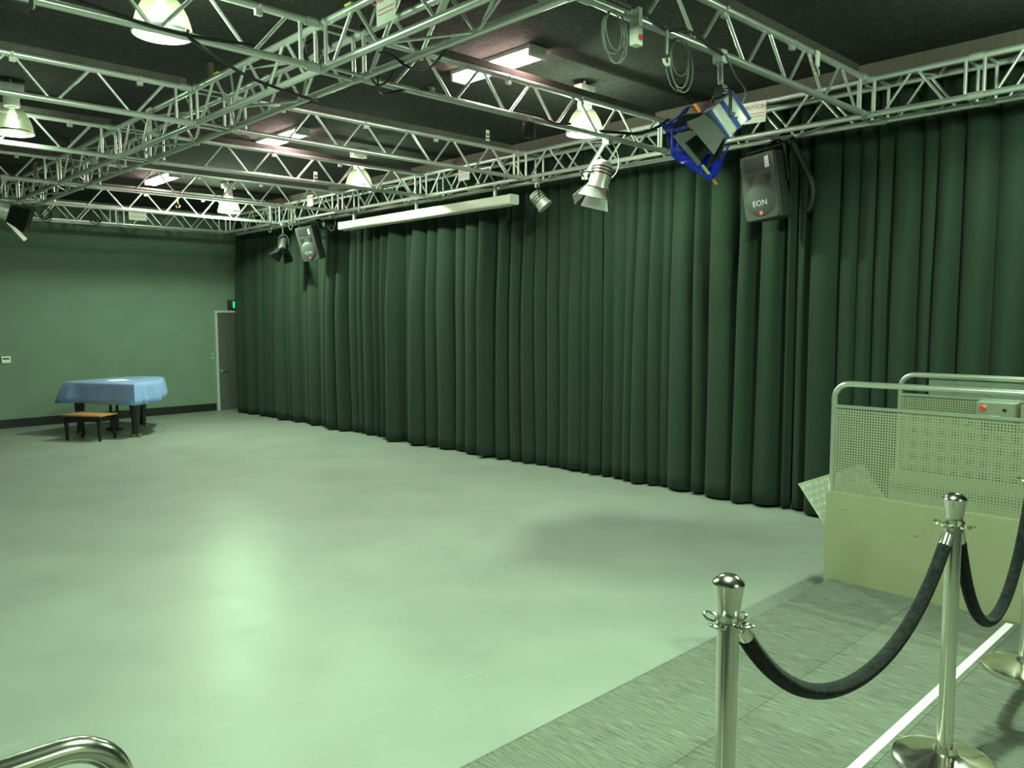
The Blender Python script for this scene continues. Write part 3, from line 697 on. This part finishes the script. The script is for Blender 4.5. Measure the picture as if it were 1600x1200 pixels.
spotlight((2.22, 10.93, H+1.30), (.85, -.25, -.30), (2.315, 10.931, ZB-.025), 'spotlight with wide open barn doors hung on the piano side', 'silver', 'blackm', .28, .10, .2, .24, ['blackm', 'white', 'blackm', 'white'])
# blue spotlight with gel
bl = thing('spotlight', (4.6, 2.82, H+1.26), 'blue and silver spotlight with barn doors and blue gel sheet', 'spotlight')
d_ = Vector((-.66, .38, -.65)).normalized()
cB = Vector((4.565, 2.82, H+1.245)); m0 = aim(cB, d_, 0)
# orient local X horizontal
zc_ = d_; xh = zc_.cross(Vector((0, 0, 1))).normalized(); yh = zc_.cross(xh).normalized()
m0 = basis(xh, yh, zc_, cB)
B().box((0, 0, -.02), (.20, .20, .18)).bevel(.012).xf(m0).build('body', 'silver', bl)
for z in (-.115, .075): B().box((0, 0, z), (.215, .215, .022)).bevel(.006).xf(m0).build('end_ring', 'blue', bl)
for s in (-1, 1): B().box((s*.098, 0, -.02), (.012, .205, .03)).xf(m0).build('blue_rib', 'blue', bl)
text('ARRI', .055, m0 @ Matrix.Translation((-.1015, .0, -.03)) @ basis((0, -1, 0), (0, 0, -1), (-1, 0, 0), (0, 0, 0)), 'black', bl)
text('ARRI', .055, m0 @ Matrix.Translation((0, -.1015, -.03)) @ basis((1, 0, 0), (0, 0, 1), (0, -1, 0), (0, 0, 0)), 'black', bl)
yk = B(); pv = .125
pth = [Vector((s*pv, 0, 0)) for s in (1,)]
up_ = m0.to_3x3().inverted() @ Vector((0, 0, 1)); up_.x = 0; up_.normalize()
pth = [Vector((pv, 0, 0)), Vector((pv, 0, 0))+up_*.10]+[Vector((pv*math.cos(t), 0, 0))+up_*(.13+.05*math.sin(t)) for t in [PI*i/8 for i in range(1, 8)]]+[Vector((-pv, 0, 0))+up_*.10, Vector((-pv, 0, 0))]
yk.sweep([m0 @ p for p in pth], .011, 8); yk.build('yoke', 'blackm', bl)
yt = m0 @ (up_*.18); hb = Vector((4.585, 2.843, ZB-.02))
B().cyl(yt, hb, .017, seg=14).build('drop_pole', 'alu', bl); B().box(yt, (.06, .06, .07)).build('pole_joint', 'black', bl); B().box(hb, (.06, .07, .08)).build('hook_clamp', 'alud', bl)
B().box((0, 0, .095), (.21, .21, .02)).xf(m0).build('door_frame', 'black', bl)
cl_ = m0.to_3x3().inverted() @ (Vector((0, 0, H))-cB); tc0 = math.atan2(cl_.y, cl_.x)
for ang, ln, mm_, op in ((0, .17, 'doorg', .30), (PI/2, .15, 'black', .5), (PI, .14, 'black', .3), (3*PI/2, .15, 'black', .5)):
    mm = m0 @ Matrix.Rotation(ang+tc0, 4, 'Z') @ Matrix.Translation((.105, 0, .105)) @ Matrix.Rotation(op, 4, 'Y')
    B().prism([(0, -.09, 0), (0, .09, 0), (0, .13, ln), (0, -.13, ln)], (.004, 0, 0)).xf(mm).build('barn_door', mm_, bl)
# crumpled gel wrapped round the doors
cl_ = m0.to_3x3().inverted() @ (Vector((0, 0, H))-cB); tc_ = math.atan2(cl_.y, cl_.x)
g = B(); rows = []; rg = random.Random(3)
for i in range(13):
    v = i/12; row = []
    for j in range(25):
        t = tc_+1.05+(2*PI-2.1)*j/24; rad = (.165+.05*v)*(1+.10*math.sin(3*t+4*v)+.06*math.sin(7*t+2))
        zz = .11+.17*v+.025*math.sin(4*t+1)
        row.append(g.bm.verts.new(m0 @ Vector((rad*math.cos(t), rad*math.sin(t)*1.05, zz))))
    rows.append(row)
for a, b in zip(rows, rows[1:]):
    for j in range(24): g.bm.faces.new((a[j], a[j+1], b[j+1], b[j]))
g.build('gel_sheet', 'gel', bl, angle=60)
for off in ((.10, -.10, .13), (-.06, -.165, .12)):
    B().box(off, (.025, .06, .02)).xf(m0).build('gel_clip', 'orange', bl)
B().box((.05, .20, .25), (.03, .11, .004)).xf(m0).build('tag_strip', 'yellow', bl)
B().box((.05, .275, .25), (.03, .05, .004)).xf(m0).build('tag_end', 'orange', bl)

# ================================================================ cables and small rigging
def coil(c, a, b, r, turns, label, m='wire', th=.004, tail=None):
    pts = []; rg = random.Random(int(abs(c[0]*1000+c[1]*77)))
    for i in range(turns*20+1):
        t = 2*PI*i/20; k = 1+.20*math.sin(t*.37+c[0]*9); ctr = Vector(c)+Vector(a)*rg.uniform(-.004, .004)
        pts.append(ctr+Vector(a)*r*k*math.cos(t+PI/2)+Vector(b)*r*1.35*k*(math.sin(t+PI/2)-1)+Vector((0, .012*math.sin(t*.21), 0)))
    if tail: pts += [Vector(p) for p in tail]
    return tag(B().sweep(pts, th, 6).build('cable_coil', m), label, 'cable', 'coiled cables on the trusses')
coil((3.47, 2.80, ZB-.03), (1, 0, 0), (0, 0, 1), .085, 4, 'coiled grey wire hanging beside the small white connector box', 'wire', .0035)
coil((4.08, 2.80, ZB-.03), (1, 0, 0), (0, 0, 1), .10, 4, 'coiled grey wire hanging between connector box and blue spotlight', 'wire', .0035)
coil((3.05, 5.20, ZT+.02), (.4, -.9, 0), (0, 0, 1), .07, 4, 'black cable coil hung inside the middle truss', 'rubber', .006)
coil((6.80, 13.15, ZB+.27), (.2, 1, 0), (0, 0, 1), .13, 3, 'cable coil on the wall truss above the dark far spotlight', 'wire', .006)
coil((6.80, 12.42, ZB+.22), (.2, 1, 0), (0, 0, 1), .12, 3, 'cable coil on the wall truss above the far loudspeaker', 'wire', .007)
def cable(pts, r, label, m='rubber', name='cable'):
    return tag(B().sweep(smoothpath(pts, 8), r, 8).build(name, m), label, 'cable', 'loose cables on the trusses')
cable([(1.99, 4.79, ZB+.02), (2.03, 4.80, ZB-.03), (2.55, 5.24, ZB-.02), (2.88, 5.34, ZB-.038), (3.20, 5.44, ZB-.038), (3.24, 5.60, ZB-.01), (3.235, 6.4, ZB+.02), (3.235, 6.8, ZB+.03)], .011, 'thick black cable running from the ladder truss to the middle truss')
cable([(1.24, 4.795, ZB+.036), (1.4, 4.795, ZB+.035), (1.9, 4.80, ZB-.005), (2.4, 4.795, ZB+.03)], .010, 'black cable lashed along the truss of the large dome lamp')
cable([(5.75, 4.80, ZB+.03), (6.05, 4.80, ZB+.06), (6.35, 4.80, ZB+.10), (6.62, 4.80, ZB+.20), (6.82, 4.80, ZT+.02)], .014, 'thick black cable climbing from the silver spotlight truss to the wall truss')
cable([(4.7, 4.81, ZB+.03), (4.95, 4.80, ZB+.03), (5.15, 4.80, ZB-.0), (5.35, 4.80, ZB+.03)], .010, 'short black cable lying on the truss above the black junction box')
cable([(3.25, 2.80, ZB+.03), (3.7, 2.80, ZB+.03), (3.95, 2.80, ZB-.01), (4.2, 2.80, ZB+.03), (4.55, 2.80, ZB-.02)], .009, 'black cable wound along the truss of the blue spotlight')
cable([(4.585, 2.80, ZB-.01), (4.70, 2.80, ZB-.12), (4.74, 2.75, H+1.45), (4.70, 2.75, H+1.36)], .005, 'thin safety wire looped beside the blue spotlight pole', 'wire')
cable([(5.90, 4.80, ZB-.01), (6.02, 4.80, ZB-.16), (6.0, 4.80, ZB-.30), (5.90, 4.81, H+1.27)], .005, 'thin pale wire looped beside the silver spotlight', 'wire')
cable([(3.20, 4.6, ZB), (3.26, 4.7, ZB-.05), (3.36, 4.80, ZB-.09), (3.55, 4.82, ZB-.02), (3.8, 4.82, ZB+.03)], .008, 'black cable drooping where the silver spotlight truss meets the middle truss')
# connector boxes and hanging hardware
cbx = thing('connector_box', (3.66, 2.80, ZB-.12), 'small white connector box hung under the truss of coiled wires', 'connector box')
B().box((3.66, 2.80, ZB-.12), (.06, .05, .10)).bevel(.005).build('shell', 'white', cbx); B().box((3.66, 2.80, ZB-.02), (.03, .06, .10)).build('bracket', 'alud', cbx)
B().cyl((3.66, 2.77, ZB-.13), (3.66, 2.765, ZB-.13), .016).build('socket', 'redb', cbx)
hk = thing('rigging_hook', (3.95, 2.80, ZB-.25), 'white hook fitting dangling on a strap between two wire coils', 'hook')
B().box((3.95, 2.80, ZB-.08), (.015, .01, .14)).build('strap', 'alud', hk); B().sweep(arc((3.95, 2.80, ZB-.18), (.03, 0, 0), (0, 0, .03), -PI, .6, 10), .009, 8).build('hook', 'white', hk)
jb = thing('junction_box', (4.83, 4.80, ZB-.10), 'small black junction box hung below the silver spotlight truss', 'junction box')
B().box((4.83, 4.80, ZB-.105), (.09, .06, .13)).bevel(.006).build('shell', 'black', jb); B().box((4.83, 4.80, ZB-.02), (.02, .06, .06)).build('strap', 'alud', jb)
bb = thing('black_box_speaker', (1.10, 4.80, H+1.70), 'black box unit hung beside the cable truss', 'speaker box')
B().box((1.10, 4.76, H+1.69), (.14, .14, .22)).bevel(.008).build('cabinet', 'black', bb); B().box((1.10, 4.685, H+1.60), (.09, .006, .015)).build('badge', 'alud', bb)
B().box((1.19, 4.78, H+1.66), (.008, .03, .12)).build('bracket', 'alud', bb)
hb2 = thing('hoist_bracket', (5.85, 2.79, H+1.88), 'pale steel hoist bracket with hook on the truss of the blue spotlight', 'bracket')
B().box((5.85, 2.805, H+1.90), (.055, .01, .11)).build('plate', 'sign', hb2); B().sweep(arc((5.85, 2.805, H+1.80), (.028, 0, 0), (0, 0, .028), -PI, PI/2, 10)+[Vector((5.85, 2.805, H+1.85))], .007, 8).build('hook', 'alud', hb2)
sl = thing('safety_cable', (1.36, 6.90, ZT+.08), 'thin safety wire with loop rising from the left ladder truss', 'wire')
tube('wire', (1.36, 6.91, ZT+.15), (1.36, 6.91, CEIL), .003, 'wire', sl, 6); B().sweep(arc((1.36, 6.91, ZT+.11), (.014, 0, 0), (0, 0, .05), 0, 2*PI, 14)[:-1], .004, 6, True).build('loop', 'alu', sl)
for (x, y, lb) in ((6.25, 6.87, 'small white striped tag on the ladder truss near the screen case'), (5.16, 8.79, 'small white striped tag on the ladder truss before the fluorescent light')):
    t = thing('marker_tag', (x, y, ZT+.12), lb, 'tag', 'striped marker tags')
    zz = ZT+.115 if y < 8 else ZB+.06
    B().box((x, y, zz), (.05, .006, .12)).build('plate', 'white', t)
    for s in (-.03, .01): B().box((x, y-.0035, zz+s), (.04, .002, .018)).build('stripe', 'black', t)
sd_ = thing('smoke_detector', (4.9, 6.22, CEIL), 'round dark smoke detector on the sprayed ceiling', 'smoke detector')
B().lathe([(0, -.045), (.04, -.045), (.06, -.02), (.065, 0), (0, 0)], Matrix.Translation((4.9, 6.22, CEIL)), 24).build('housing', 'strip', sd_)

sb = thing('sensor_box', (7.1, 11.80, H+1.55), 'small grey box with a wire loop hung under the wall truss past the screen case', 'sensor')
B().box((7.1, 11.83, H+1.555), (.09, .11, .09)).bevel(.008).build('housing', 'cabinet', sb)
B().cyl((7.1, 11.83, H+1.59), (7.1, 11.83, ZB-.02), .010, seg=8).build('drop_rod', 'blackm', sb)
B().sweep(smoothpath([(7.1, 11.78, H+1.55), (7.1, 11.68, H+1.46), (7.1, 11.58, H+1.45), (7.1, 11.52, H+1.54), (7.1, 11.52, ZB-.03)], 8), .005, 6).build('wire_loop', 'wire', sb)
for y, lb in ((4.49, 'yellow clip on the middle truss beside the closest caution sign'), (6.45, 'yellow clip on the middle truss beside the dark strip junction')):
    tag(B().box((CL, y, ZT+.033), (.03, .075, .014)).bevel(.003, 1).build('yellow_clip', 'yellow'), lb, 'clip', 'yellow clips on the middle truss')

cable([(3.20, 3.86, ZB+.036), (3.238, 3.95, ZB-.02), (3.22, 4.12, ZB-.10), (3.19, 4.28, ZB-.045), (3.12, 4.36, ZB+.03), (2.97, 4.44, ZB+.04)], .008, 'black cable loop hanging below the middle truss near the closest caution sign')
cable([(3.235, 4.45, ZB+.02), (3.245, 4.55, ZB-.06), (3.235, 4.66, ZB-.08), (3.238, 4.75, ZB-.01)], .007, 'small black cable loop under the middle truss at the silver spotlight truss')
coil((4.48, 14.85, ZB+.22), (1, 0, 0), (0, 0, 1), .085, 3, 'black cable coil on the far truss beside its caution sign', 'rubber', .007)
coil((3.72, 14.85, ZB+.16), (1, 0, 0), (0, 0, 1), .07, 3, 'black cable coil on the far truss behind the open barn-door spotlight', 'rubber', .007)
hk2 = thing('rigging_hook', (5.105, 12.90, ZB+.1), 'small brass hook and chain hanging before the far fluorescent light', 'hook')
B().cyl((5.105, 12.905, ZT-.03), (5.105, 12.905, ZT-.13), .008, seg=8).build('shank', 'brass', hk2)
B().sweep(arc((5.105, 12.905, ZT-.16), (.03, 0, 0), (0, 0, .03), -PI, PI/2, 10), .009, 8).build('hook', 'brass', hk2)
